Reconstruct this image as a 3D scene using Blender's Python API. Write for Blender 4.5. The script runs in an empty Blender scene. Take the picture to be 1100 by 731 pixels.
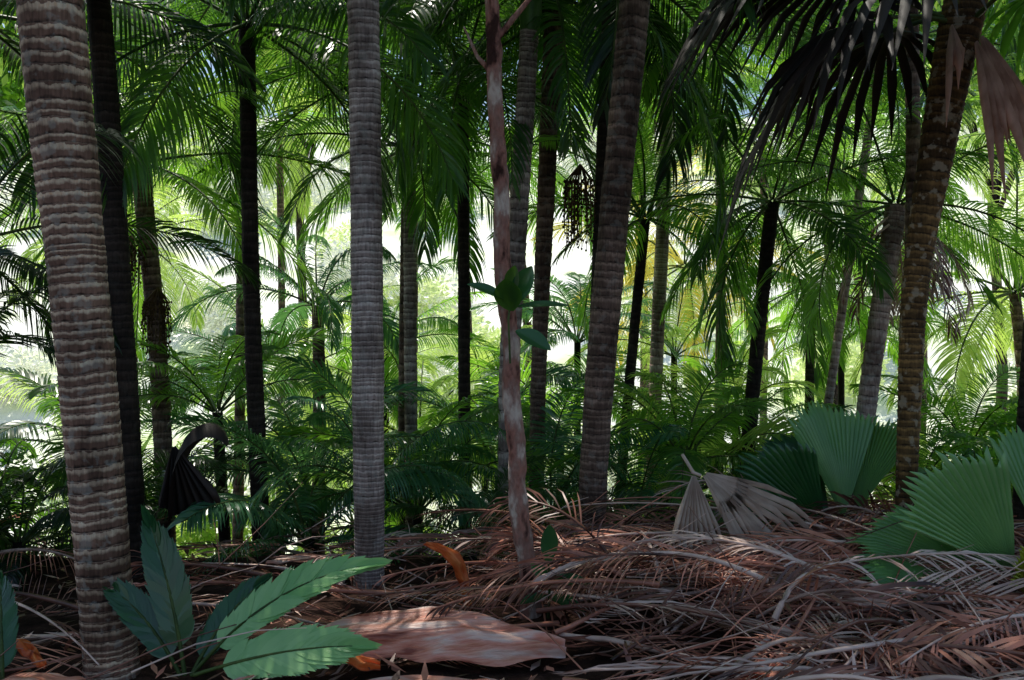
import bpy, math, random
from mathutils import Vector, Matrix, noise
R = random.Random(7)
scene = bpy.context.scene
rad = math.radians

# ------------------------------------------------------------ node helpers
def new_mat(name):
    m = bpy.data.materials.new(name); m.use_nodes = True
    nt = m.node_tree; nt.nodes.clear()
    out = nt.nodes.new('ShaderNodeOutputMaterial')
    return m, nt, out
def c4(c): return (c[0], c[1], c[2], 1)
def noise_node(nt, scale, detail=4, coord='Object', stretch=None):
    tc = nt.nodes.new('ShaderNodeTexCoord'); n = nt.nodes.new('ShaderNodeTexNoise')
    n.inputs['Scale'].default_value = scale; n.inputs['Detail'].default_value = detail
    if stretch:
        mp = nt.nodes.new('ShaderNodeMapping'); mp.inputs['Scale'].default_value = stretch
        nt.links.new(tc.outputs[coord], mp.inputs[0]); nt.links.new(mp.outputs[0], n.inputs[0])
    else: nt.links.new(tc.outputs[coord], n.inputs[0])
    return n
def ramp(nt, src, stops):
    r = nt.nodes.new('ShaderNodeValToRGB'); e = r.color_ramp.elements
    while len(e) < len(stops): e.new(0.5)
    for i, (p, c) in enumerate(stops):
        e[i].position = p; e[i].color = c4(c) if len(c) == 3 else c
    nt.links.new(src, r.inputs[0]); return r
def mixc(nt, fac, a, b, mode='MIX'):
    m = nt.nodes.new('ShaderNodeMix'); m.data_type = 'RGBA'; m.blend_type = mode
    for sock, v in ((m.inputs[0], fac), (m.inputs[6], a), (m.inputs[7], b)):
        if hasattr(v, 'links') or hasattr(v, 'is_output'): nt.links.new(v, sock)
        elif isinstance(v, (int, float)): sock.default_value = v
        else: sock.default_value = c4(v)
    return m.outputs[2]
def leaf_mat(name, a, b, tr, trans=0.35, rough=0.38, nscale=0, spec=0.5):
    m, nt, out = new_mat(name)
    g = nt.nodes.new('ShaderNodeNewGeometry')
    rnd = g.outputs['Random Per Island']
    if nscale:
        n = noise_node(nt, nscale, 3)
        mr = nt.nodes.new('ShaderNodeMapRange'); mr.inputs[1].default_value = .35; mr.inputs[2].default_value = .65
        nt.links.new(n.outputs[0], mr.inputs[0]); mm = nt.nodes.new('ShaderNodeMath'); mm.operation = 'MULTIPLY_ADD'; mm.inputs[1].default_value = .5
        nt.links.new(rnd, mm.inputs[0]); ml = nt.nodes.new('ShaderNodeMath'); ml.operation = 'MULTIPLY'; ml.inputs[1].default_value = .6
        nt.links.new(mr.outputs[0], ml.inputs[0]); nt.links.new(ml.outputs[0], mm.inputs[2]); rnd = mm.outputs[0]
    col = mixc(nt, rnd, a, b)
    p = nt.nodes.new('ShaderNodeBsdfPrincipled')
    nt.links.new(col, p.inputs['Base Color'])
    p.inputs['Roughness'].default_value = rough
    p.inputs['Specular IOR Level'].default_value = spec
    if trans > 0:
        t = nt.nodes.new('ShaderNodeBsdfTranslucent'); t.inputs[0].default_value = c4(tr)
        mx = nt.nodes.new('ShaderNodeMixShader'); mx.inputs[0].default_value = trans
        nt.links.new(p.outputs[0], mx.inputs[1]); nt.links.new(t.outputs[0], mx.inputs[2])
        nt.links.new(mx.outputs[0], out.inputs[0])
    else: nt.links.new(p.outputs[0], out.inputs[0])
    return m
def rough_mat(name, cols, scale=6, bump=0.4, rough=0.85, stretch=None, fine=45, spec=0.25):
    m, nt, out = new_mat(name)
    n = noise_node(nt, scale, 5, stretch=stretch)
    k = len(cols)
    rr = ramp(nt, n.outputs[0], [(0.36 + 0.28 * i / (k - 1), c) for i, c in enumerate(cols)])
    n2 = noise_node(nt, fine, 4, stretch=stretch)
    col = mixc(nt, 0.6, rr.outputs[0], n2.outputs[0], 'OVERLAY')
    p = nt.nodes.new('ShaderNodeBsdfPrincipled'); nt.links.new(col, p.inputs['Base Color'])
    p.inputs['Roughness'].default_value = rough; p.inputs['Specular IOR Level'].default_value = spec
    b = nt.nodes.new('ShaderNodeBump'); b.inputs['Strength'].default_value = bump; b.inputs['Distance'].default_value = 0.02
    nt.links.new(n2.outputs[0], b.inputs['Height']); nt.links.new(b.outputs[0], p.inputs['Normal'])
    nt.links.new(p.outputs[0], out.inputs[0]); return m
def trunk_mat(name, light, mid, dark, lichen=0.0, lichcol=(0.45, 0.45, 0.4)):
    m, nt, out = new_mat(name)
    at = nt.nodes.new('ShaderNodeAttribute'); at.attribute_name = 'ring'
    nz = noise_node(nt, 30, 4, stretch=(1, 1, 0.8))
    ma = nt.nodes.new('ShaderNodeMath'); ma.operation = 'MULTIPLY_ADD'
    nt.links.new(nz.outputs[0], ma.inputs[0]); ma.inputs[1].default_value = 0.6
    sb = nt.nodes.new('ShaderNodeMath'); sb.operation = 'SUBTRACT'; sb.inputs[1].default_value = 0.18
    nt.links.new(at.outputs['Fac'], ma.inputs[2]); nt.links.new(ma.outputs[0], sb.inputs[0])
    r = ramp(nt, sb.outputs[0], [(0.1, dark), (0.28, mid), (0.6, mid), (0.82, light), (0.97, light), (1.0, mid)])
    n1 = noise_node(nt, 4.2, 5, stretch=(1, 1, 0.6))
    blot = ramp(nt, n1.outputs[0], [(0.38, (0.2, 0.17, 0.15)), (0.6, (1, 1, 1))])
    col = mixc(nt, 0.8, r.outputs[0], blot.outputs[0], 'MULTIPLY')
    n2 = noise_node(nt, 70, 4, stretch=(1, 1, 0.15))
    col = mixc(nt, 0.85, col, n2.outputs[0], 'OVERLAY')
    n3 = noise_node(nt, 14, 4)
    lm = ramp(nt, n3.outputs[0], [(0.56, (0, 0, 0)), (0.62, (lichen,) * 3)])
    col = mixc(nt, lm.outputs[0], col, lichcol)
    p = nt.nodes.new('ShaderNodeBsdfPrincipled'); nt.links.new(col, p.inputs['Base Color'])
    p.inputs['Roughness'].default_value = 0.8; p.inputs['Specular IOR Level'].default_value = 0.25
    b = nt.nodes.new('ShaderNodeBump'); b.inputs['Strength'].default_value = 0.8; b.inputs['Distance'].default_value = 0.012
    nt.links.new(n2.outputs[0], b.inputs['Height']); nt.links.new(b.outputs[0], p.inputs['Normal'])
    nt.links.new(p.outputs[0], out.inputs[0]); return m

G_BLACK = leaf_mat('frond_shade', (0.003, 0.013, 0.007), (0.014, 0.04, 0.014), (0.08, 0.22, 0.02), 0.25, 0.32)  # near-black frond copy; deep shade put into the leaf colour
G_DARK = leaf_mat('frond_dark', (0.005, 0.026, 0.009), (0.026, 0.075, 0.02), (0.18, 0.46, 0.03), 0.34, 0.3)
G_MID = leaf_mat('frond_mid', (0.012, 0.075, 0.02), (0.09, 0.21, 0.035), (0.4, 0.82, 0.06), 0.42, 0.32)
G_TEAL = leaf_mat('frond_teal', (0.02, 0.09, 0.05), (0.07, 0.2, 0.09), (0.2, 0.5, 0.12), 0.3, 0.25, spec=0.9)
G_SUN = leaf_mat('frond_sunlit', (0.12, 0.32, 0.04), (0.4, 0.55, 0.1), (0.75, 0.98, 0.2), 0.5, 0.42)  # bright frond copy; sunlight put into the leaf colour
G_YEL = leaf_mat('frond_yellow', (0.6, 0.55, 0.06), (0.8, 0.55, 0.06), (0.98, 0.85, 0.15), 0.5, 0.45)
G_FAR = leaf_mat('foliage_far_glow', (0.6, 0.78, 0.3), (0.85, 0.92, 0.55), (0.95, 0.99, 0.55), 0.25, 0.6)  # distant leaves lightened; sunlit glow put into the colour
G_PALE = leaf_mat('foliage_glare', (0.9, 0.94, 0.74), (0.97, 0.97, 0.9), (1, 1, 1), 0, 0.7)  # near-white leaves; burnt-out sunlight put into the base colour
G_FAN = leaf_mat('fan_leaf_green', (0.08, 0.25, 0.07), (0.18, 0.42, 0.1), (0.3, 0.6, 0.12), 0.3, 0.3, 3, 0.8)
G_FAND = leaf_mat('fan_leaf_dark', (0.015, 0.075, 0.03), (0.04, 0.15, 0.05), (0.12, 0.35, 0.06), 0.25, 0.26, 3, 0.8)
G_BLADE = leaf_mat('fan_blade_pale', (0.14, 0.38, 0.13), (0.32, 0.58, 0.24), (0.4, 0.7, 0.2), 0.3, 0.28, 3, 0.9)
G_LIME = leaf_mat('young_blade_green', (0.18, 0.46, 0.14), (0.42, 0.7, 0.3), (0.4, 0.65, 0.2), 0.2, 0.35, 3)
G_OLIVE = leaf_mat('olive_leaf', (0.35, 0.42, 0.03), (0.5, 0.52, 0.05), (0.45, 0.5, 0.06), 0.3, 0.35, 3)
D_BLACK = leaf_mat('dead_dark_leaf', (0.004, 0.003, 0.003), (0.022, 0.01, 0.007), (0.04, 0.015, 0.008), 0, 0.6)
D_WARM = leaf_mat('dead_hanging_leaf', (0.3, 0.13, 0.08), (0.75, 0.45, 0.34), (0.6, 0.3, 0.2), 0.15, 0.6, nscale=9)
D_PINK = leaf_mat('dead_pale_leaf', (0.5, 0.33, 0.25), (0.9, 0.72, 0.6), (0.6, 0.4, 0.28), 0.2, 0.6, nscale=8)
D_BROWN = leaf_mat('dead_frond_brown', (0.03, 0.01, 0.007), (0.36, 0.15, 0.105), (0.3, 0.12, 0.06), 0, 0.42, nscale=4)
D_RED = leaf_mat('dead_frond_red', (0.13, 0.035, 0.02), (0.8, 0.32, 0.21), (0.35, 0.12, 0.06), 0, 0.4, nscale=4)
D_GREY = leaf_mat('dead_frond_grey', (0.25, 0.14, 0.11), (0.95, 0.68, 0.57), (0.4, 0.25, 0.2), 0, 0.42, nscale=4)
RACH = rough_mat('green_stalk', [(0.03, 0.06, 0.015), (0.09, 0.13, 0.03)], 5, 0.1, 0.5)
SHAFT = rough_mat('crownshaft_green', [(0.04, 0.1, 0.02), (0.1, 0.2, 0.04)], 4, 0.1, 0.4, (1, 1, 0.2))
SPATHE = rough_mat('spathe_salmon', [(0.3, 0.06, 0.03), (0.72, 0.27, 0.17), (0.82, 0.38, 0.28), (0.88, 0.58, 0.48)], 7, 0.6, 0.38, (0.5, 4, 1), 16, .5)
ORANGE = rough_mat('spathe_orange', [(0.3, 0.03, 0.01), (0.75, 0.14, 0.03), (0.85, 0.26, 0.08)], 6, 0.4, 0.4, (0.4, 3, 1), 20)
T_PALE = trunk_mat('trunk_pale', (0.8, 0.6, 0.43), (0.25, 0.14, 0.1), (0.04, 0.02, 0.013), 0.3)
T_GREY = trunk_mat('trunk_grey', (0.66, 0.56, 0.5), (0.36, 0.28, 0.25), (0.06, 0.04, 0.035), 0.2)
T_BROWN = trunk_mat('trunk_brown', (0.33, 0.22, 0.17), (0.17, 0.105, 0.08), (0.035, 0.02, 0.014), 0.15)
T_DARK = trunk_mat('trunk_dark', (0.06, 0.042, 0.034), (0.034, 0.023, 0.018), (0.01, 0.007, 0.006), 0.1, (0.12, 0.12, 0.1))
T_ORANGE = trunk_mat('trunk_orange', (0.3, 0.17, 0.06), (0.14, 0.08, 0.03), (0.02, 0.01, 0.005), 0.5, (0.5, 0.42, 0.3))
T_PINK = trunk_mat('trunk_pink', (0.7, 0.55, 0.5), (0.5, 0.35, 0.31), (0.1, 0.06, 0.05), 0.3)
BARK = rough_mat('mottled_bark', [(0.05, 0.018, 0.013), (0.36, 0.16, 0.12), (0.34, 0.19, 0.15), (0.62, 0.48, 0.4)], 11, 1.0, 0.85, (1, 1, 0.45), 50)
FRUIT = rough_mat('fruit_brown', [(0.05, 0.03, 0.015), (0.14, 0.08, 0.03)], 8, 0.2)

# ------------------------------------------------------------ mesh accumulator
class M:
    def __init__(s): s.v = []; s.f = []; s.m = []; s.ring = {}
    def quadstrip(s, rows, mat, smooth=True):
        b = len(s.v); w = len(rows[0])
        for r in rows: s.v.extend(tuple(p) for p in r)
        for i in range(len(rows) - 1):
            for j in range(w - 1):
                s.f.append((b + i*w + j, b + i*w + j + 1, b + (i+1)*w + j + 1, b + (i+1)*w + j)); s.m.append(mat)
    def tube(s, pts, rs, sides, mat, rings=None):
        b = len(s.v); n = len(pts)
        for i, p in enumerate(pts):
            p = Vector(p)
            d = (Vector(pts[min(i+1, n-1)]) - Vector(pts[max(i-1, 0)])).normalized()
            a = d.orthogonal() if abs(d.z) < 0.6 else Vector((1, 0, 0)) - d * d.x
            a.normalize(); c = d.cross(a)
            for k in range(sides):
                t = 2*math.pi*k/sides
                q = p + (a*math.cos(t) + c*math.sin(t)) * rs[i]
                s.v.append(tuple(q))
        for i in range(n-1):
            for k in range(sides):
                k2 = (k+1) % sides
                s.f.append((b+i*sides+k, b+i*sides+k2, b+(i+1)*sides+k2, b+(i+1)*sides+k)); s.m.append(mat)
    def build(s, name, mats, smooth=True):
        me = bpy.data.meshes.new(name); me.from_pydata(s.v, [], s.f)
        for m in mats: me.materials.append(m)
        me.polygons.foreach_set('material_index', s.m)
        me.polygons.foreach_set('use_smooth', [smooth]*len(s.f))
        if s.ring:
            a = me.attributes.new('ring', 'FLOAT', 'POINT')
            a.data.foreach_set('value', [s.ring.get(i, 0.5) for i in range(len(s.v))])
        me.update(); return me
def link(name, me, parent=None, loc=(0, 0, 0), rot=(0, 0, 0), sc=1.0):
    o = bpy.data.objects.new(name, me); scene.collection.objects.link(o)
    o.location = loc; o.rotation_euler = rot; o.scale = (sc, sc, sc) if isinstance(sc, (int, float)) else sc
    if parent: o.parent = parent
    return o
def empty(name, loc=(0, 0, 0)):
    o = bpy.data.objects.new(name, None); scene.collection.objects.link(o); o.location = loc
    o.empty_display_size = 0.2; return o

# ------------------------------------------------------------ plant parts
UP = Vector((0, 0, 1))
def frond(m, base, az, elev, L, curl, leaf, n, w, mi=0, ri=1, g=0.5, r0=0.02, twist=0.0, t0=0.14, open_a=68, hfun=None, segs=3, skip=0.0, vee=0.25, expo=1.3, jit=0.6, tipmin=0.12, bend=None):
    base = Vector(base); K = 12; pts = [base.copy()]
    h = Vector((math.cos(az), math.sin(az), 0)); bend = R.uniform(-0.25, 0.25) if bend is None else bend
    hx = Vector((-h.y, h.x, 0))
    for i in range(K):
        t = (i + 0.5) / K; p = elev - curl * t**expo
        hh = (h + hx * bend * t).normalized()
        d = hh*math.cos(p) + UP*math.sin(p)
        q = pts[-1] + d * (L / K)
        if hfun: q.z = max(q.z, hfun(q.x, q.y) + 0.02)
        pts.append(q)
    m.tube(pts, [r0*(1 - 0.85*i/K) + 0.002 for i in range(K+1)], 5, ri)
    for i in range(n):
        t = t0 + (1 - t0) * (i + R.random()*0.3) / n
        x = t*K; k = min(int(x), K-1); fr = x-k
        p = pts[k].lerp(pts[k+1], fr); d = (pts[k+1]-pts[k]).normalized()
        side = d.cross(UP)
        if side.length < 0.1: side = Vector((-h.y, h.x, 0))
        side.normalize()
        side = Matrix.Rotation(twist + bend*t, 3, d) @ side
        up = side.cross(d)
        s = (t - t0) / (1 - t0)
        ll = leaf * max(tipmin, math.sin(math.pi*(0.12 + 0.8*s)))**0.7
        a = rad(open_a - 40*s)
        for sg in (-1, 1):
            if R.random() < skip: continue
            l2 = ll * R.uniform(1-.17*jit/.6, 1.1)
            dd = (d*math.cos(a) + side*sg*math.sin(a) + up*(vee + jit*R.uniform(-0.2, 0.2))).normalized()
            wv = (d - dd*d.dot(dd)).normalized() * w * 0.5
            wv = Matrix.Rotation(R.uniform(-jit, jit), 3, dd) @ wv
            q = p.copy(); b = len(m.v)
            m.v.append(tuple(q - wv*0.5)); m.v.append(tuple(q + wv*0.5))
            for j in range(1, segs+1):
                dd = (dd - UP*g*(0.5 + 0.6*j)/segs).normalized()
                q = q + dd * l2/segs
                if hfun: q.z = max(q.z, hfun(q.x, q.y) + 0.01)
                if j < segs:
                    pw = 1.0 - 0.25*(j-1)
                    m.v.append(tuple(q - wv*pw)); m.v.append(tuple(q + wv*pw))
                else: m.v.append(tuple(q))
            for j in range(segs-1):
                m.f.append((b+2*j, b+2*j+1, b+2*j+3, b+2*j+2)); m.m.append(mi)
            e = b + 2*(segs-1)
            m.f.append((e, e+1, e+2)); m.m.append(mi)

def fan_leaf(m, base, d, up, Rr, spread, nseg, split=0.6, elong=0.3, droop=0.2, mi=0, pleat=0.02, tipdroop=0.1, ragged=0.08):
    base = Vector(base); d = Vector(d).normalized(); up = Vector(up)
    side = d.cross(up).normalized(); up = side.cross(d)
    def pt(ang, r, z):
        x = math.sin(ang)*r; y = math.cos(ang)*r
        rr = r / Rr
        return base + side*x + d*y + up*(z - droop*Rr*rr*rr + .25*abs(x)) - UP*tipdroop*Rr*rr**3
    S = rad(spread); fr = (0.04, 0.2, 0.4, split)
    Rb = [Rr*((1-elong) + elong*math.cos((-S + 2*S*j/nseg)*1.3)) for j in range(nseg+1)]
    for i in range(nseg):
        a0 = -S + 2*S*i/nseg; a1 = -S + 2*S*(i+1)/nseg; am = (a0+a1)/2
        Rm = (Rb[i]+Rb[i+1])/2 * R.uniform(1-ragged, 1+ragged)
        rows = []
        for f_ in fr:
            rows.append([pt(a0, Rb[i]*f_, -pleat*f_), pt(am, (Rb[i]+Rb[i+1])/2*f_, pleat*(0.3+f_)), pt(a1, Rb[i+1]*f_, -pleat*f_)])
        f2 = (split + 1)/2; da = (a1-a0)*0.33
        rows.append([pt(am-da, Rm*f2, 0), pt(am, Rm*f2, pleat), pt(am+da, Rm*f2, 0)])
        tp = pt(am + R.uniform(-.02, .02), Rm, 0)
        rows.append([tp, tp + up*0.001, tp + side*0.003])
        m.quadstrip(rows, mi)

def ovate(m, base, d, up, L, W, mi=0, curl=0.2):
    base = Vector(base); d = Vector(d).normalized(); up = Vector(up); side = d.cross(up).normalized(); up = side.cross(d)
    rows = []
    for i in range(9):
        t = i/8; w = W*0.5*(math.sin(math.pi*min(1, t*0.97+0.02))**0.75)
        c = base + d*L*t - UP*curl*L*t*t
        rows.append([c - side*w + up*w*0.35, c - side*w*.5 + up*w*.1, c, c + side*w*.5 + up*w*.1, c + side*w + up*w*0.35])
    m.quadstrip(rows, mi)

def trunk_mesh(pts, rs, spacing=0.07, sides=20, ridge=0.06, fine=True):
    P = [Vector(p) for p in pts]; n = len(P)
    def cat(t):
        x = t*(n-1); i = min(int(x), n-2); f = x-i
        p0 = P[max(i-1, 0)]; p1 = P[i]; p2 = P[i+1]; p3 = P[min(i+2, n-1)]
        q = 0.5*((2*p1) + (p2-p0)*f + (2*p0-5*p1+4*p2-p3)*f*f + (-p0+3*p1-3*p2+p3)*f**3)
        return q, rs[i]*(1-f) + rs[i+1]*f
    L = sum((P[i+1]-P[i]).length for i in range(n-1))
    m = M(); s = 0; seed = R.random()*50
    out_p = []; out_r = []; out_g = []
    while s < L:
        sp = spacing * R.uniform(0.55, 1.45)
        for ph, bul in ((0.0, -ridge), (0.12, -ridge*0.5), (0.3, 0), (0.6, ridge*0.2), (0.85, ridge), (0.97, ridge*0.9)):
            t = min((s + ph*sp)/L, 1.0)
            q, r = cat(t)
            base_fl = 1 + 0.35*math.exp(-(s+ph*sp)/0.18)
            out_p.append(q); out_r.append(r*base_fl*(1+bul)); out_g.append(ph)
        s += sp
    b = len(m.v)
    for i, p in enumerate(out_p):
        a0 = max(i-3, 0); a1 = min(i+3, len(out_p)-1)
        d = (out_p[a1]-out_p[a0]).normalized()
        a = (Vector((1, 0, 0)) - d*d.x).normalized(); c = d.cross(a)
        for k in range(sides):
            t = 2*math.pi*k/sides
            nn = noise.noise(Vector((math.cos(t)*1.0+seed, math.sin(t)*1.0, p.z*3)))
            n2 = noise.noise(Vector((math.cos(t)*3+seed, math.sin(t)*3, p.z*9)))
            q = p + (a*math.cos(t)+c*math.sin(t))*out_r[i]*(1+0.05*nn+0.03*n2) + d*spacing*(0.12*nn+.06*n2)
            m.ring[len(m.v)] = out_g[i]; m.v.append(tuple(q))
    for i in range(len(out_p)-1):
        for k in range(sides):
            k2 = (k+1) % sides
            m.f.append((b+i*sides+k, b+i*sides+k2, b+(i+1)*sides+k2, b+(i+1)*sides+k)); m.m.append(0)
    return m

def crown_mesh(name, nf, L, leaf, n, w, emax, emin, curl, g):
    m = M()
    for i in range(nf):
        az = i*2.399 + R.uniform(-.3, .3); t = i/(nf-1)
        e = rad(emax + (emin-emax)*t + R.uniform(-10, 10))
        frond(m, (0.05*math.cos(az), 0.05*math.sin(az), 0.05*(1-t)), az, e, L*R.uniform(.8, 1.1), curl*R.uniform(.7, 1.25), leaf*R.uniform(.85, 1.15), n, w,
              g=g*R.uniform(.6, 1.6), r0=0.015, twist=R.uniform(-.7, .7), skip=.04)
    return m.build(name, [G_DARK, RACH])
CR = [crown_mesh('crown_a', 16, 2.3, 0.52, 58, 0.022, 75, -30, 1.2, 0.7),
      crown_mesh('crown_b', 15, 2.5, 0.55, 62, 0.023, 65, -35, 1.0, 0.9),
      crown_mesh('crown_c', 17, 2.1, 0.48, 56, 0.021, 80, -25, 1.3, 0.65),
      crown_mesh('rosette_a', 11, 2.0, 0.48, 56, 0.026, 85, 20, 1.25, 0.6),
      crown_mesh('rosette_b', 11, 2.2, 0.48, 60, 0.026, 80, 10, 1.4, 0.75)]

def place_crown(parent, variant, loc, sc, mat, rz=None, tilt=None):
    rz = R.uniform(0, 6.28) if rz is None else rz
    tl = tilt or (R.uniform(-.18, .18), R.uniform(-.18, .18))
    o = link('crown', CR[variant], parent, loc, (tl[0], tl[1], rz), sc)
    o.material_slots[0].link = 'OBJECT'; o.material_slots[0].material = mat
    return o

def palm(pts, rs, tmat, cr=None, cs=1.0, cmat=None, spacing=0.07, sides=18, shaft=0.0, name='palm_tree', ridge=0.04, rz=None):
    e = empty(name, pts[0]); o0 = Vector(pts[0])
    loc = [tuple(Vector(p)-o0) for p in pts]
    t = link('trunk', trunk_mesh(loc, rs, spacing, sides, ridge).build('palm_trunk', [tmat]), e)
    top = Vector(loc[-1])
    if shaft > 0:
        m = M(); d = (Vector(loc[-1])-Vector(loc[-2])).normalized(); r = rs[-1]
        m.tube([top + d*shaft*k/6 for k in range(7)], [r*1.02, r*1.2, r*1.15, r*1.05, r*.9, r*.7, r*.45], 14, 0)
        link('crownshaft', m.build('crownshaft', [SHAFT]), e); top = top + d*shaft*0.9
    if cr is not None: place_crown(e, cr, top, cs, cmat, rz)
    return e

# ------------------------------------------------------------ terrain
def H(x, y):
    z = 0.0
    if y > 6.8:
        k = y-6.8
        sl = 0.25 + 0.05*max(-1, min(1, -x/3))
        z -= min(sl*k, sl*19 + (k-19)*0.05 if k > 19 else 99)
    if x > 1.5: z += 0.13*min(x-1.5, 6)*max(0, min(1, (y-5)/3)) * max(0, 1-max(0, y-12)/12)
    z += 0.14*math.exp(-((x-1.9)/1.7)**2 - ((y-5.4)/1.1)**2)
    if y > 28:
        z += 0.42*(y-28)*min(1, (y-28)/20) if y < 130 else 0.42*102
    if y < 60: z += 0.07*noise.noise(Vector((x*0.9, y*0.9, 0))) + 0.03*noise.noise(Vector((x*3, y*3, 4)))
    else: z += 3*noise.noise(Vector((x*0.05, y*0.05, 0)))
    return z
def axis(lo, hi, near, step, grow):
    out = [0.0]; s = step
    while out[-1] < hi:
        if out[-1] > near: s *= grow
        out.append(out[-1]+s)
    neg = [-a for a in out[1:]] if lo < 0 else []
    return sorted(neg) + out
xs = axis(-400, 400, 8, 0.16, 1.12); ys = [v-6 for v in axis(0, 420, 26, 0.17, 1.07)]
ys = [-400, -200, -80, -30, -14, -9] + ys
gm = M()
gm.quadstrip([[(x, y, H(x, y)) for x in xs] for y in ys], 0)
def ground_material():
    m, nt, out = new_mat('forest_floor')
    g = nt.nodes.new('ShaderNodeNewGeometry'); sp = nt.nodes.new('ShaderNodeSeparateXYZ'); nt.links.new(g.outputs['Position'], sp.inputs[0])
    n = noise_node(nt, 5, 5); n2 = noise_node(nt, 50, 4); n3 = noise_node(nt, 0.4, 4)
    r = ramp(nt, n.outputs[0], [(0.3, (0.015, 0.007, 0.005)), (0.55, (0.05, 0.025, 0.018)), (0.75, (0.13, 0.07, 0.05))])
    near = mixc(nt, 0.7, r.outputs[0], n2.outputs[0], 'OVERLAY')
    far = ramp(nt, n3.outputs[0], [(0.35, (0.8, 0.9, 0.55)), (0.5, (0.93, 0.95, 0.82)), (0.65, (0.95, 0.95, 0.92))]).outputs[0]  # far slope near white: sunlit glare put into the ground colour
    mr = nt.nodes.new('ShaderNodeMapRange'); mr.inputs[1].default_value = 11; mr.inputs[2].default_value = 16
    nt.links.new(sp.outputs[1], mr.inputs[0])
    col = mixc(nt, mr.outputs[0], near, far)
    p = nt.nodes.new('ShaderNodeBsdfPrincipled'); nt.links.new(col, p.inputs['Base Color']); p.inputs['Roughness'].default_value = 0.95
    p.inputs['Specular IOR Level'].default_value = 0.1
    b = nt.nodes.new('ShaderNodeBump'); b.inputs['Strength'].default_value = 0.4; b.inputs['Distance'].default_value = 0.03
    nt.links.new(n2.outputs[0], b.inputs['Height']); nt.links.new(b.outputs[0], p.inputs['Normal'])
    nt.links.new(p.outputs[0], out.inputs[0]); return m
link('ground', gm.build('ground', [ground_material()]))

# ------------------------------------------------------------ main palms
def G(x, y): return H(x, y) - 0.08
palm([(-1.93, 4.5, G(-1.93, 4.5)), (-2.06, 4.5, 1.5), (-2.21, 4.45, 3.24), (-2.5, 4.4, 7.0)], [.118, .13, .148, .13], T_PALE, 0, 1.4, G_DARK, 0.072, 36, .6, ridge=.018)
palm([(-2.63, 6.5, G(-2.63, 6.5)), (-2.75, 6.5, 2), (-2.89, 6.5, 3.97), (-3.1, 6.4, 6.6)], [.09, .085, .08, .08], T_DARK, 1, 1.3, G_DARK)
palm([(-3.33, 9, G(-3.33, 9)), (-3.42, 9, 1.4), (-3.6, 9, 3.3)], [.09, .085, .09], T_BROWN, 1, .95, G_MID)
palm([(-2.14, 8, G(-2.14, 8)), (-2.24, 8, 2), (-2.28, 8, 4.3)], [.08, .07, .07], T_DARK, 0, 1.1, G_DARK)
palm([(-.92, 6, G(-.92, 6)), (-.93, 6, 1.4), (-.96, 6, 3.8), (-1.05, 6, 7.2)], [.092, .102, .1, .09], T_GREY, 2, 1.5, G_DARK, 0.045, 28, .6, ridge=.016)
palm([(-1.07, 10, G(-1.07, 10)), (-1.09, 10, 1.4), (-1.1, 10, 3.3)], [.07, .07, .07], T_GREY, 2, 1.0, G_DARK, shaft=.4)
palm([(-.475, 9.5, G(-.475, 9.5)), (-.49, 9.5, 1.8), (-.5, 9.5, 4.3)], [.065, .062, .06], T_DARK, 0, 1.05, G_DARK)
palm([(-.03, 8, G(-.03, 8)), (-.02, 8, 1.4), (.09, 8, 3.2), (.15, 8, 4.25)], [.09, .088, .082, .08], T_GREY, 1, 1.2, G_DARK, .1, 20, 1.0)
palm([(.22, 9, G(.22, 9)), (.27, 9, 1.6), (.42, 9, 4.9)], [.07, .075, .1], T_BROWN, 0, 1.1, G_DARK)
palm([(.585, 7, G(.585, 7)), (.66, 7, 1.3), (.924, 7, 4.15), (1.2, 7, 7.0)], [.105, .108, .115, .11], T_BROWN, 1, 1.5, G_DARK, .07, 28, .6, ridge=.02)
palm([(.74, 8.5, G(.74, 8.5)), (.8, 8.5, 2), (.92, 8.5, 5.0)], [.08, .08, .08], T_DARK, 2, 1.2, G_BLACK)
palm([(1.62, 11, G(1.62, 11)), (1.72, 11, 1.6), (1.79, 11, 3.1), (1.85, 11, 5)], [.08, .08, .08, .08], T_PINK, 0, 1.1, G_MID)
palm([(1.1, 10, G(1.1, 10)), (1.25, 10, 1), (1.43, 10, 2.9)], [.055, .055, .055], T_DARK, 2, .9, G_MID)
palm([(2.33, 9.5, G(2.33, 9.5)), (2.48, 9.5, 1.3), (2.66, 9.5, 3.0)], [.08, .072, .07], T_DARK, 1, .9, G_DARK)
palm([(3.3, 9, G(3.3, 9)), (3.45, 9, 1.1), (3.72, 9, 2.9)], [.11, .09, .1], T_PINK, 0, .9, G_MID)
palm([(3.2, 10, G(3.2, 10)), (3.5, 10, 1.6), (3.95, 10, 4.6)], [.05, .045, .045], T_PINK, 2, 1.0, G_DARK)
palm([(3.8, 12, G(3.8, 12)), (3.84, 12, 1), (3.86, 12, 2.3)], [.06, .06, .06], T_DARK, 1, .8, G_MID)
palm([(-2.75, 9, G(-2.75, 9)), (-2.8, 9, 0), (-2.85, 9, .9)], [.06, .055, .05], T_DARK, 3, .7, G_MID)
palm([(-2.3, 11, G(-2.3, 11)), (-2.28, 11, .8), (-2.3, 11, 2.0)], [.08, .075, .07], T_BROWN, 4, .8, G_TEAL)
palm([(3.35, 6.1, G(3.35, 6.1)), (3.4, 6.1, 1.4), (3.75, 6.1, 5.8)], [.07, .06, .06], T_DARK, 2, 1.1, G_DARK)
palm([(1.45, 8.4, G(1.45, 8.4)), (1.55, 8.4, .5)], [.06, .05], T_BROWN, 3, .7, G_MID)
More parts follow.
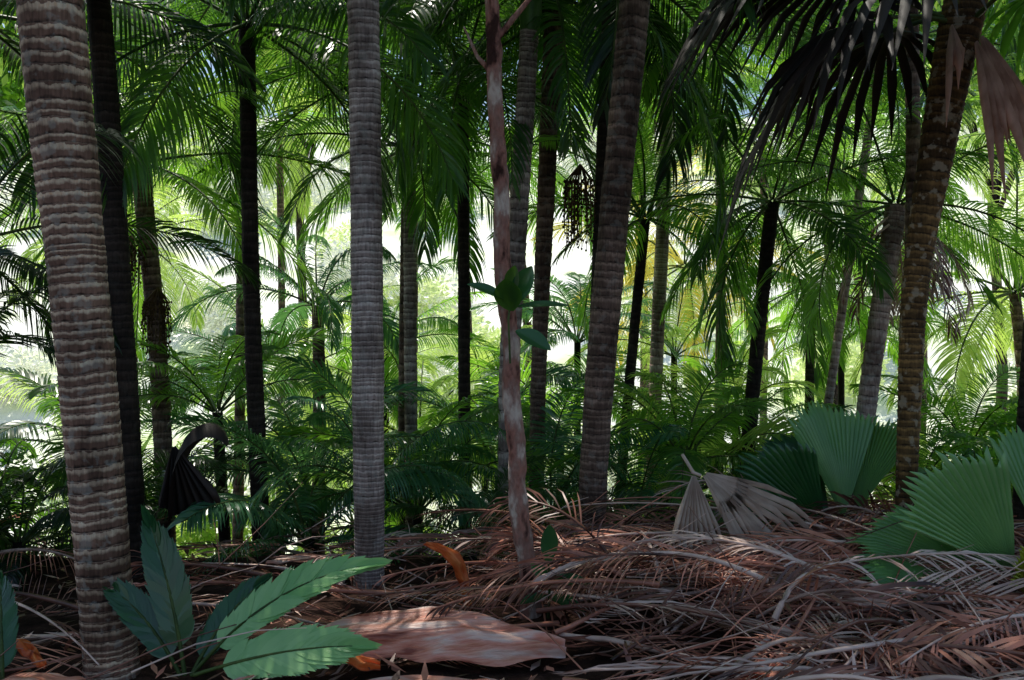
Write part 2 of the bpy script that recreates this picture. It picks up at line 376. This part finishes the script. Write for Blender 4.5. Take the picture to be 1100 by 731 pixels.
palm([(-4.5, 8, G(-4.5, 8)), (-4.55, 8, 2), (-4.7, 8, 4.4)], [.09, .09, .09], T_DARK, 0, 1.2, G_BLACK)
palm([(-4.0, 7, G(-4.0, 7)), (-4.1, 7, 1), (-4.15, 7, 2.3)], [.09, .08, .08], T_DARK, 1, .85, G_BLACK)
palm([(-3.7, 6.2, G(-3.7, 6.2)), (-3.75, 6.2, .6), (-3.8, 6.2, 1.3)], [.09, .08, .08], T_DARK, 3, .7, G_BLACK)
# tall canopy palms to the sides and behind; unseen ones added for shade
for x, y, z, s in [(-5.2, 6.0, 6.5, 1.4), (5.2, 7.5, 6.5, 1.3), (-3.4, 11.5, 6.0, 1.2), (2.6, 11.8, 6.0, 1.2), (-1.2, 10.2, 6.6, 1.3), (-3.2, 1.6, 6.5, 1.3), (3.0, 1.5, 6.5, 1.3), (3.4, 8.0, 6.8, 1.3)]:
    palm([(x, y, G(x, y)), (x+.05, y, z*.5), (x+R.uniform(-.2, .2), y, z)], [.07, .06, .06], T_BROWN, R.randrange(3), s, G_DARK, .09, 12)

# understory young palms
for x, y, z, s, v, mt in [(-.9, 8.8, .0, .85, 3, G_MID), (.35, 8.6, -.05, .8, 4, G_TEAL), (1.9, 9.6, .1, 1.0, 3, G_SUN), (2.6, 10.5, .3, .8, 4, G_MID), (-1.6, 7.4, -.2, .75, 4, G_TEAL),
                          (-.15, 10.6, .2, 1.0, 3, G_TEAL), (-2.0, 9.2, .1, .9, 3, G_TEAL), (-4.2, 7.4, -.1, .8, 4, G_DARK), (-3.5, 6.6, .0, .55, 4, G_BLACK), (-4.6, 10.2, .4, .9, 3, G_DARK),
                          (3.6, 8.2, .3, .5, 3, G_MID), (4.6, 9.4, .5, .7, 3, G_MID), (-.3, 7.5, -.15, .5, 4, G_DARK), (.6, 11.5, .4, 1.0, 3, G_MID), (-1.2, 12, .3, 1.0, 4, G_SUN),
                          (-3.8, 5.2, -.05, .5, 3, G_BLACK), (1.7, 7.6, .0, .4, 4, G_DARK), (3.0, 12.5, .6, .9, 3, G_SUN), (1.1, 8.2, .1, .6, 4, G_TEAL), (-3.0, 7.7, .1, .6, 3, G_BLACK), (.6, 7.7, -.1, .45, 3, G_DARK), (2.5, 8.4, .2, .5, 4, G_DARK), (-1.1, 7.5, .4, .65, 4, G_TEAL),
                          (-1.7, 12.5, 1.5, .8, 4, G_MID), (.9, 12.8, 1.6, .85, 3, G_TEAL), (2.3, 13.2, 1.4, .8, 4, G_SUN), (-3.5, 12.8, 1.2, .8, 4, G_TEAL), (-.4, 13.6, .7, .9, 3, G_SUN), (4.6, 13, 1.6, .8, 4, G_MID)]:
    e = empty('young_palm', (x, y, H(x, y)-.03)); m = M()
    h = max(.15, z - H(x, y)); m.tube([(0, 0, 0), (0, 0, h*.5), (0, 0, h+.05)], [.06, .05, .045], 10, 0)
    link('stem', m.build('stem', [T_DARK]), e); place_crown(e, v, (0, 0, h), s, mt)

# farther palms, sunlit
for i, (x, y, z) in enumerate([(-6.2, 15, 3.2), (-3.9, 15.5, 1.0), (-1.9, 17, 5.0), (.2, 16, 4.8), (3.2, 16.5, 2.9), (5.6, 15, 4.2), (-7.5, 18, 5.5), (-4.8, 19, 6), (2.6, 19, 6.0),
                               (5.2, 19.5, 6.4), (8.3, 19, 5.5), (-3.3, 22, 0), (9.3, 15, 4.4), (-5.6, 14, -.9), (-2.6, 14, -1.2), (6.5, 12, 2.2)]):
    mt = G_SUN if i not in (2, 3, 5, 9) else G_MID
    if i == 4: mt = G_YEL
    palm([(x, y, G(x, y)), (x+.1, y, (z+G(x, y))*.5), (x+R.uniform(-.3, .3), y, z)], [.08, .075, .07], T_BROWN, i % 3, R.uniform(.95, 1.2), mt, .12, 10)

# ------------------------------------------------------------ far foliage
def leaf_cloud(name, n, rx, rz, size):
    m = M()
    subs = [(Vector((R.uniform(-1, 1)*rx*.7, R.uniform(-1, 1)*rx*.7, R.uniform(.1, 1)*rz)), R.uniform(.25, .5)*rx) for _ in range(9)]
    for i in range(n):
        c, r = R.choice(subs)
        v = Vector((R.gauss(0, 1), R.gauss(0, 1), R.gauss(0, 1))).normalized() * r * R.uniform(.5, 1.1)
        p = c + v; p.z *= 0.95
        d = (v.normalized() + Vector((R.uniform(-1, 1), R.uniform(-1, 1), R.uniform(-.9, .4)))).normalized()
        s = d.orthogonal().normalized(); s = Matrix.Rotation(R.uniform(0, 6.28), 3, d) @ s
        l = size*R.uniform(.6, 1.3); b = len(m.v)
        m.v += [tuple(p), tuple(p + d*l*.5 + s*l*.25), tuple(p + d*l), tuple(p + d*l*.5 - s*l*.25)]
        m.f.append((b, b+1, b+2, b+3)); m.m.append(0)
    return m.build(name, [G_FAR], False)
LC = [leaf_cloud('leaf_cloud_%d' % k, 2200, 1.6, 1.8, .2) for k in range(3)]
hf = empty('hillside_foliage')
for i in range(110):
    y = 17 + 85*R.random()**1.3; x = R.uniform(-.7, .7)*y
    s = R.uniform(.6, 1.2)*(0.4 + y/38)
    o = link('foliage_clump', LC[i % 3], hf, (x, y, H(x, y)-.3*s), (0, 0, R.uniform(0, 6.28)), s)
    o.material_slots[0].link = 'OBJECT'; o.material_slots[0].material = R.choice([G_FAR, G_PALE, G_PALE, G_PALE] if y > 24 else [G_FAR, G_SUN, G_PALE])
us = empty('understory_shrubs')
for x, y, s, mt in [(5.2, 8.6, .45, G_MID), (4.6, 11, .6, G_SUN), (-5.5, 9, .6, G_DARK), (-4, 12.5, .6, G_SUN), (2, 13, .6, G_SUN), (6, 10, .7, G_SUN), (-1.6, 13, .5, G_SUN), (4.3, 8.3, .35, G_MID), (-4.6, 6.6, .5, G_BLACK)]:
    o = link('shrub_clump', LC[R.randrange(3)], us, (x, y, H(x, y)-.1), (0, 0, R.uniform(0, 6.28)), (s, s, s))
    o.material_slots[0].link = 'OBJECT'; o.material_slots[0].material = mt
# tall broadleaf trees behind the palms closing the canopy
for i, (x, y, z) in enumerate([(-9.5, 21, 7.4), (-5.2, 23, 8.2), (-1.2, 24, 9.0), (3.2, 23, 8.2), (7.2, 21, 7.2), (11.5, 22, 6.8), (-13.5, 23, 7)]):
    g0 = H(x, y); e = empty('broadleaf_tree', (x, y, g0-.1)); m = M(); h = z-g0
    m.tube([(0, 0, 0), (.1, 0, h*.4), (-.1, .1, h*.8), (0, 0, h+1.5)], [.15, .12, .1, .04], 12, 0)
    for k in range(6):
        a = k*1.05+i; m.tube([(-.05, .05, h*.75+k*.15), (math.cos(a)*.9, math.sin(a)*.9, h+.1+k*.2), (math.cos(a)*1.9, math.sin(a)*1.9, h+.7+k*.25)], [.07, .045, .015], 6, 0)
    link('trunk', m.build('broadleaf_trunk', [T_BROWN]), e)
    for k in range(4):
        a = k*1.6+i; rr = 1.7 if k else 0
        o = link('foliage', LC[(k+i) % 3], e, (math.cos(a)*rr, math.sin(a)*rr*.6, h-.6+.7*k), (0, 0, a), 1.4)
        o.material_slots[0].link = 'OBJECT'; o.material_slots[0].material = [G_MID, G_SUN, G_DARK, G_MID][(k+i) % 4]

# ------------------------------------------------------------ slender mottled tree with climber leaves
e = empty('slender_tree', (.095, 5.3, 0))
m = M(); P = [(0, 0, -.1), (0, 0, .1), (-.04, 0, .6), (-.1, 0, 1.35), (-.125, 0, 1.75), (-.17, 0, 2.6), (-.21, 0, 3.5), (-.3, .1, 5)]
pts = []; rs = []
for i in range(len(P)-1):
    for k in range(14):
        f = k/14; p = Vector(P[i]).lerp(Vector(P[i+1]), f); z = p.z
        p.x += .03*noise.noise(Vector((z*2.2, 0, 0))); p.y += .018*noise.noise(Vector((0, z*2.2, 5)))
        pts.append(p); rs.append((.056-.004*z)*(1+.2*noise.noise(Vector((z*7, 3, 0))) + (.35*math.exp(-(z/.12)**2) if z < .5 else 0)))
m.tube(pts, rs, 16, 0)
for z0, ang, l in [(3.1, 2.6, .3), (3.3, .6, .7), (4.0, 2.2, .8)]:
    b = Vector((-.17-.04*(z0-2.6), 0, z0)); m.tube([b, b+Vector((math.cos(ang)*l*.4, .02, l*.4)), b+Vector((math.cos(ang)*l*.7, .05, l))], [.018, .012, .006], 7, 0)
for v in range(len(m.v)):
    x, y, z = m.v[v]; q = noise.noise(Vector((x*40, y*40, z*14)))*.009; m.v[v] = (x+q, y+q, z)
link('trunk', m.build('slender_trunk', [BARK]), e)
m = M()
for z0 in (4.4, 4.8, 5.1):
    for k in range(14): ovate(m, (-.28+R.uniform(-.3, .3), R.uniform(-.3, .3), z0), (R.uniform(-1, 1), R.uniform(-1, 1), R.uniform(-.3, .5)), UP, .22, .09)
link('leaves', m.build('slender_leaves', [G_DARK]), e)
e2 = empty('climbing_plant', (.03, 5.2, 1.72)); m = M()
for b, d, up, L, W, mi in [((0, 0, .06), (-.15, -.3, .9), (-.3, -1, .1), .21, .16, 2), ((.02, 0, .1), (.35, -.2, .9), (-.3, -1, .2), .25, .12, 0), ((.02, 0, .08), (1, -.1, .12), (0, -.6, 1), .3, .07, 0),
                    ((-.03, 0, .12), (-.9, -.3, .45), (0, -.8, 1), .25, .09, 0), ((.02, 0, -.05), (.8, -.3, -.35), (0, -.9, .8), .22, .11, 0), ((0, 0, .15), (.1, -.2, 1), (-.7, -1, 0), .18, .1, 2)]:
    ovate(m, (b[0]-.03, b[1]-.07, b[2]-.02), d, up, L, W, curl=.1, mi=mi)
m.tube([(-.04, -.05, -.25), (-.05, -.06, 0), (-.03, -.06, .15)], [.006, .006, .005], 6, 1)
link('leaves', m.build('climber_leaves', [G_FAND, RACH, G_DARK]), e2)
e3 = empty('sapling', (.2, 5.15, .06)); m = M()
for b, d, up, L, W in [((0, 0, .3), (.02, -.1, 1), (.2, -1, 0), .28, .1), ((0, 0, .2), (-.5, -.3, .8), (.3, -1, .2), .19, .07), ((0, 0, .2), (.8, -.4, .25), (0, -.6, 1), .26, .09), ((0, 0, .12), (1, -.5, -.1), (0, -.5, 1), .22, .09), ((0, 0, .12), (-.9, -.5, .1), (0, -.5, 1), .18, .07)]:
    ovate(m, b, d, up, L, W)
m.tube([(0, 0, 0), (.01, 0, .2), (0, 0, .32)], [.008, .007, .005], 6, 1)
link('leaves', m.build('sapling_leaves', [G_FAND, RACH]), e3)

# ------------------------------------------------------------ fan palm (right) with hanging dead leaves
fx = palm([(2.53, 6, G(2.53, 6)), (2.56, 6, 1.1), (2.62, 6, 2.1), (2.85, 6, 3.4), (3.0, 6, 4.1)], [.062, .07, .085, .125, .14], T_ORANGE, None, 1, None, .05, 26, name='fan_palm', ridge=.04)
o0 = Vector((2.53, 6, G(2.53, 6)))
m = M(); top = Vector((2.9, 6, 3.65)) - o0
def fan_on_stalk(m, base, d, stalk, Rr, spread, nseg, mi, si, sag=.2, **kw):
    base = Vector(base); d = Vector(d).normalized(); pts = [base]; dd = d.copy()
    for i in range(6):
        dd = (dd - UP*sag/6).normalized(); pts.append(pts[-1] + dd*stalk/6)
    m.tube(pts, [.022, .018, .015, .014, .012, .011, .01], 7, si)
    up = UP if abs(dd.z) < .9 else Vector((0, -1, 0))
    fan_leaf(m, pts[-1], dd, up, Rr, spread, nseg, mi=mi, **kw)
for d, st, Rr, mi in [((-1, -.35, .25), .7, 1.0, 0), ((-1, .3, .0), .8, 1.05, 0), ((-1, -.1, .6), 1.0, 1.1, 0), ((-.7, -.8, .5), .6, .9, 0), ((.3, -1, .6), .8, 1, 0), ((.9, -.3, .6), .7, 1, 0), ((1, .5, .5), .8, 1, 1), ((-.2, 1, .5), .8, 1, 0), ((-.6, .9, .9), .8, 1, 0), ((-.6, -.2, 1), .8, 1, 0), ((-1, .1, .35), 1.1, 1.0, 0)]:
    fan_on_stalk(m, top + Vector((0, 0, R.uniform(-.1, .3))), d, st, Rr, 80, 16, mi, 3, sag=.5, split=.42, droop=.3, tipdroop=.6, pleat=.02)
for d, Rr, b in [((.12, -.4, -1), .75, (.02, -.12, -.15)), ((-.1, -.5, -1), .5, (-.12, -.1, -.05)), ((.35, -.3, -1), .8, (.1, -.05, -.1)), ((.22, -.3, -1), .95, (.06, -.1, -.1))]:
    fan_leaf(m, top + Vector(b), d, (0, -1, .2), Rr, 10, 4, split=.45, droop=.1, mi=2, pleat=.07, ragged=.35)
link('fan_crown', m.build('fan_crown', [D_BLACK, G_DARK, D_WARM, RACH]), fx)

# hanging dead skirts on pinkish palm
e = empty('dead_frond_skirt', (3.7, 8.9, 2.8)); m = M()
for i in range(14):
    a = R.uniform(0, 6.28); frond(m, (.08*math.cos(a), .08*math.sin(a), R.uniform(-.3, .1)), a, rad(-35), R.uniform(.7, 1.3), 1.0, .3, 24, .02, mi=R.randrange(2), ri=0, g=1.0, r0=.012, skip=.3)
link('dead_fronds', m.build('skirt', [D_GREY, D_BROWN]), e)

# fruit clusters
def fruit_cluster(loc, L, n, wd=.13):
    m = M()
    for i in range(n):
        a = R.uniform(0, 6.28); r = wd*math.sqrt(R.random()); z1 = -L*R.uniform(.35, 1)
        p = [Vector((0, 0, 0)), Vector((math.cos(a)*r, math.sin(a)*r, -L*.2)), Vector((math.cos(a)*r*1.1, math.sin(a)*r*1.1, z1))]
        m.tube(p, [.006, .004, .003], 4, 0)
        for k in range(9):
            q = p[1].lerp(p[2], k/8) + Vector((R.uniform(-.015, .015), R.uniform(-.015, .015), 0)); s = .012
            b = len(m.v); m.v += [tuple(q+Vector(v)*s) for v in ((1, 0, 0), (-1, 0, 0), (0, 1, 0), (0, -1, 0), (0, 0, 1.3), (0, 0, -1.3))]
            for f in ((0, 2, 4), (2, 1, 4), (1, 3, 4), (3, 0, 4), (2, 0, 5), (1, 2, 5), (3, 1, 5), (0, 3, 5)): m.f.append(tuple(b+i_ for i_ in f)); m.m.append(0)
    link('fruit_cluster', m.build('fruit_cluster', [FRUIT]), None, loc)
fruit_cluster((-3.37, 8.85, 2.1), .7, 32); fruit_cluster((.62, 8.45, 3.2), .8, 40, .14); fruit_cluster((-3.62, 8.85, 2.6), .5, 24)

# ------------------------------------------------------------ foreground fan/blade plants
def blade_plant(name, loc, leaves, mats):
    e = empty(name, loc); m = M()
    for (b, az, el, L, curl, leaf, w, mi, tw) in leaves:
        frond(m, b, az, rad(el), L, curl, leaf, 44, w, mi=mi, ri=len(mats), g=.05, r0=.009, t0=.2, open_a=42, twist=tw, vee=.06, jit=.14, tipmin=.5, bend=0)
    link('leaves', m.build(name+'_leaves', mats+[RACH]), e); return e
blade_plant('bifid_leaf_plant', (-1.5, 4.35, H(-1.5, 4.35)+.02), [
    ((0, 0, 0), rad(5), 50, .98, .75, .21, .06, 0, .85), ((.03, -.05, .02), rad(-8), 20, .78, .3, .24, .06, 0, .95),
    ((-.03, 0, 0), rad(150), 78, .72, .3, .19, .055, 1, -.8), ((-.05, 0, 0), rad(170), 60, .55, .5, .16, .05, 1, -.9), ((0, 0, 0), rad(40), 60, .5, .5, .16, .05, 1, .6)], [G_LIME, G_FAND])
blade_plant('low_leaf_plant', (-2.3, 4.2, H(-2.3, 4.2)), [((0, 0, 0), rad(175), 14, .6, .4, .13, .04, 0, -.8), ((0, 0, 0), rad(120), 60, .6, .6, .15, .04, 1, -.3), ((0, 0, 0), rad(250), 40, .4, .5, .15, .04, 1, -.5)], [G_FAN, G_FAND])
def fan_plant(name, loc, leaves, mats):
    e = empty(name, loc); m = M()
    for (d, st, Rr, spr, mi, face) in leaves:
        base = Vector((0, 0, 0)); d = Vector(d).normalized(); tip = base + d*st
        m.tube([base, base+d*st*.5, tip], [.018, .014, .01], 8, len(mats))
        fan_leaf(m, tip, d, face, Rr, spr, 20, split=.86, elong=.8, droop=.15, mi=mi, pleat=.024, tipdroop=.15, ragged=.07)
    link('leaves', m.build(name+'_leaves', mats+[RACH]), e); return e
fan_plant('fan_leaf_plant', (2.3, 6.4, H(2.3, 6.4)-.05), [((-.65, -.2, .8), .28, .85, 32, 1, (-.3, -1, .5)), ((-.05, .1, 1), .3, .95, 26, 0, (.3, -1, .1)), ((-.4, .3, 1), .25, .85, 22, 1, (.5, -1, .3)), ((-1, -.5, .3), .25, .65, 22, 2, (0, -.6, 1)), ((.6, -.3, .5), .25, .75, 26, 2, (0, -.8, .8)), ((-1, .1, .4), .25, .8, 24, 2, (0, -.8, .6)), ((.3, .2, 1), .35, .85, 22, 2, (-.5, -1, .1))], [G_BLADE, G_FAND, G_FAN])
fan_plant('fan_leaf_plant', (2.95, 5.2, H(2.95, 5.2)-.02), [((-.55, -.1, .85), .3, .9, 28, 0, (-.2, -1, .3)), ((-.35, -.6, .9), .1, .6, 24, 2, (.2, -1, .3)), ((-1, -.3, .4), .3, .85, 20, 3, (0, -.5, 1)), ((.2, .2, .9), .35, .95, 30, 0, (0, -1, .2)), ((-.9, .2, .6), .3, .8, 22, 3, (-.1, -.7, .8)), ((-1, -.6, .2), .2, .75, 16, 1, (0, -.5, 1))], [G_BLADE, G_FAND, G_OLIVE, G_FAN])
# near hanging frond sprays at the upper left
e = empty('hanging_palm_fronds', (-2.85, 6.3, 4.2)); m = M()
for az, el, L in [(rad(-25), 10, 2.1), (rad(-50), 0, 1.8), (rad(-110), -5, 1.7), (rad(200), 0, 1.6), (rad(5), 5, 1.9)]:
    frond(m, (0, 0, 0), az, rad(el), L, .4, .6, 74, .024, g=1.3, ri=1)
link('fronds', m.build('hanging_fronds', [G_TEAL, RACH]), e)
e = empty('dead_curled_leaf', (-2.05, 6.1, .9)); m = M()
rows = []
for i in range(15):
    t = i/14; a = math.pi*(.98*t); c = Vector((-.19*math.cos(a)+.0, 0, .17*math.sin(a)*1.1 - (.45*(1-t)**3)))
    w = .09*math.sin(math.pi*(.1+.85*t))+.01
    rows.append([c + Vector((0, -w, -w*.9)), c + Vector((0, -w*.4, w*.05)), c + Vector((0, w*.4, w*.05)), c + Vector((0, w, -w*.9))])
m.quadstrip(rows, 0)
fan_leaf(m, (-.17, 0, .02), (.2, .1, -1), (0, -1, 0), .5, 30, 7, split=.95, elong=.8, mi=0, pleat=.03)
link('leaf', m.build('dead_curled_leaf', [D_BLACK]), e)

# ------------------------------------------------------------ litter
m = M()
def lie(x, y): return H(x, y) + LZ
for i in range(480):
    if i < 370: x = R.gauss(1.8, 1.4); y = R.uniform(3.2, 6.9)
    else: x = R.uniform(-4.5, 4.5); y = R.uniform(2.6, 8.2)
    if x < -.4 and R.random() < .35: continue
    if -1.5 < x < .2 and y < 4.7: continue
    LZ = R.uniform(0, .1) + .18*math.exp(-((x-1.8)/1.5)**2)*R.random()
    az = R.choice([R.uniform(-.6, .6), R.uniform(2.6, 3.7), R.uniform(0, 6.28)])
    if x > 0 and x < 1.6 and y < 4.9: az = R.uniform(-1, 1)
    el = rad(R.choice([0, 2, 4, 6, 10, 16])); L = R.uniform(.8, 1.9)
    if i % 6 == 0 and x > .4: el = rad(R.uniform(22, 50)); L *= .6
    frond(m, (x, y, H(x, y)+LZ+.02), az, el, L, el*1.6+.1, R.uniform(.2, .42), int(L*22), R.uniform(.006, .022), mi=R.choice([0, 0, 1, 1, 2]), ri=R.choice([0, 1, 2]), g=R.uniform(.1, .6),
          r0=R.uniform(.006, .016), hfun=lie, skip=R.choice([.1, .2, .4, .8]), open_a=R.uniform(35, 65), twist=R.uniform(-.8, .8), vee=R.uniform(-.1, .3))
for i in range(750):
    x = R.gauss(1.3, 1.8); y = R.uniform(3.0, 7.6); a = R.choice([R.uniform(-.5, .5), R.uniform(0, 3.14)]); L = R.uniform(.25, .9); zz = H(x, y)+R.uniform(.03, .2)
    if -1.5 < x < .3 and y < 4.75: continue
    tl = R.gauss(0, .35); d = Vector((math.cos(a), math.sin(a), tl)); b = Vector((x, y, zz)); bow = R.uniform(-.06, .1)
    m.tube([b, b+d*L*.35+UP*bow*.8, b+d*L*.7+UP*bow*.7, b+d*L], [.0045, .004, .003, .0015], 4, R.choice([0, 1, 2]))
for i in range(3200):
    x = R.uniform(-4.5, 4.5); y = R.uniform(2.8, 8.5); p = Vector((x, y, H(x, y)+R.uniform(.01, .07)))
    d = Vector((R.uniform(-1, 1), R.uniform(-1, 1), R.uniform(-.25, .35))).normalized(); s = d.cross(UP).normalized(); l = R.uniform(.05, .2); w = R.uniform(.006, .022)
    b = len(m.v); m.v += [tuple(p), tuple(p+d*l*.5+s*w), tuple(p+d*l), tuple(p+d*l*.5-s*w)]; m.f.append((b, b+1, b+2, b+3)); m.m.append(R.choice([0, 0, 1, 2]))
link('dead_frond_litter', m.build('dead_frond_litter', [D_BROWN, D_RED, D_GREY]))

# spathes (boat shaped sheaths)
def sheath(name, loc, az, L, W, arch, lift, mats, curlw=1.0, tiltx=0.0, fold=0.0):
    m = M(); rows = []; rows2 = []
    for i in range(37):
        t = i/36; w = W*(math.sin(math.pi*(.06+.9*t))**.7)*(1+.25*noise.noise(Vector((t*6, W*9, 0))))
        c = Vector((L*(t-.5), .07*math.sin(t*4), lift*math.sin(math.pi*t)+.03*noise.noise(Vector((t*5, 1, L)))))
        row = []; row2 = []
        for j in range(17):
            u = (j/16-.5)*2; a = u*curlw
            n_ = .022*noise.noise(Vector((t*7, u*3, L))) + fold*math.cos(u*7+t*3)*(.3+.7*t)
            q = Vector((0, math.sin(a)*w/max(curlw, .3)*(1+.06*noise.noise(Vector((t*12, u, 2)))), (math.cos(a)-1)*w*arch/max(curlw, .3) + n_))
            row.append(c+q); row2.append(c+q*0.97+Vector((0, 0, -.006)))
        rows.append(row); rows2.append(row2)
    m.quadstrip(rows, 0); m.quadstrip(rows2, 1)
    return link(name, m.build(name, mats), None, loc, (tiltx, 0, az))
sheath('palm_spathe', (-.42, 4.45, .15), rad(6), 1.35, .2, 1.0, .08, [SPATHE, ORANGE], 1.1, rad(32), .028)
sheath('palm_spathe', (-.86, 4.28, .13), rad(10), .5, .08, .9, .03, [ORANGE, SPATHE], 1.2, rad(30), .008)
sheath('palm_spathe', (-.3, 4.12, .03), rad(-4), 1.1, .1, .9, .03, [SPATHE, D_BROWN], 1.0, rad(10), .01)
o = sheath('palm_spathe', (-.36, 5.5, .22), 0, .48, .06, 1.2, .04, [ORANGE, D_RED], 1.4, 0, .008); o.rotation_euler = (rad(70), rad(50), rad(10))
sheath('palm_spathe', (-2.35, 4.4, .1), rad(-10), .4, .05, 1, .03, [ORANGE, D_RED], 1.0, .2, .01)
sheath('palm_spathe', (-2.1, 4.1, .02), rad(5), .7, .22, 1, .05, [SPATHE, ORANGE], .8, .1, .01)
sheath('palm_spathe', (1.9, 6.3, .4), rad(25), .6, .07, 1, .04, [D_GREY, D_BROWN], 1.2, .3, .01)
sheath('palm_spathe', (-1.3, 6.2, .08), rad(-20), .8, .06, 1, .04, [SPATHE, D_BROWN], 1.2, .3, .01)
e = empty('dead_fan_leaf', (1.15, 5.9, .76)); m = M()
fan_leaf(m, (0, 0, 0), (-.02, -.2, -1), (.1, -1, .3), .6, 24, 9, split=.5, droop=-.1, mi=0, pleat=.06, ragged=.25)
fan_leaf(m, (.05, 0, 0), (1, -.25, -.8), (.2, -1, .6), .78, 32, 14, split=.3, droop=.15, mi=0, pleat=.05, ragged=.3)
m.tube([(-.05, .1, .1), (0, 0, 0), (.05, 0, -.02)], [.012, .012, .01], 6, 0)
link('leaf', m.build('dead_fan_leaf', [D_PINK]), e)

# ------------------------------------------------------------ light, sky, camera
w = bpy.data.worlds.new('World'); scene.world = w; w.use_nodes = True
nt = w.node_tree; bg = nt.nodes['Background']
sky = nt.nodes.new('ShaderNodeTexSky'); sky.sky_type = 'NISHITA'; sky.sun_disc = False
SD = Vector((-.35, .48, 1.2)).normalized()   # direction to the sun
sky.sun_elevation = math.asin(SD.z); sky.sun_rotation = math.atan2(SD.x, SD.y)
nt.links.new(sky.outputs[0], bg.inputs[0]); bg.inputs[1].default_value = 0.15
sl = bpy.data.lights.new('sun', 'SUN'); sl.energy = 5; sl.angle = rad(.5); sl.color = (1, .95, .85)
so = bpy.data.objects.new('sun', sl); scene.collection.objects.link(so); so.rotation_euler = SD.to_track_quat('Z', 'Y').to_euler(); so.location = (0, 0, 20)
cam = bpy.data.cameras.new('camera'); co = bpy.data.objects.new('camera', cam); scene.collection.objects.link(co)
co.location = (0, 0, 1.6); co.rotation_euler = (rad(90), 0, 0); cam.sensor_width = 36; cam.lens = 32.7; cam.clip_end = 2000
scene.camera = co
scene.view_settings.view_transform = 'Standard'; scene.view_settings.look = 'None'; scene.view_settings.exposure = 0
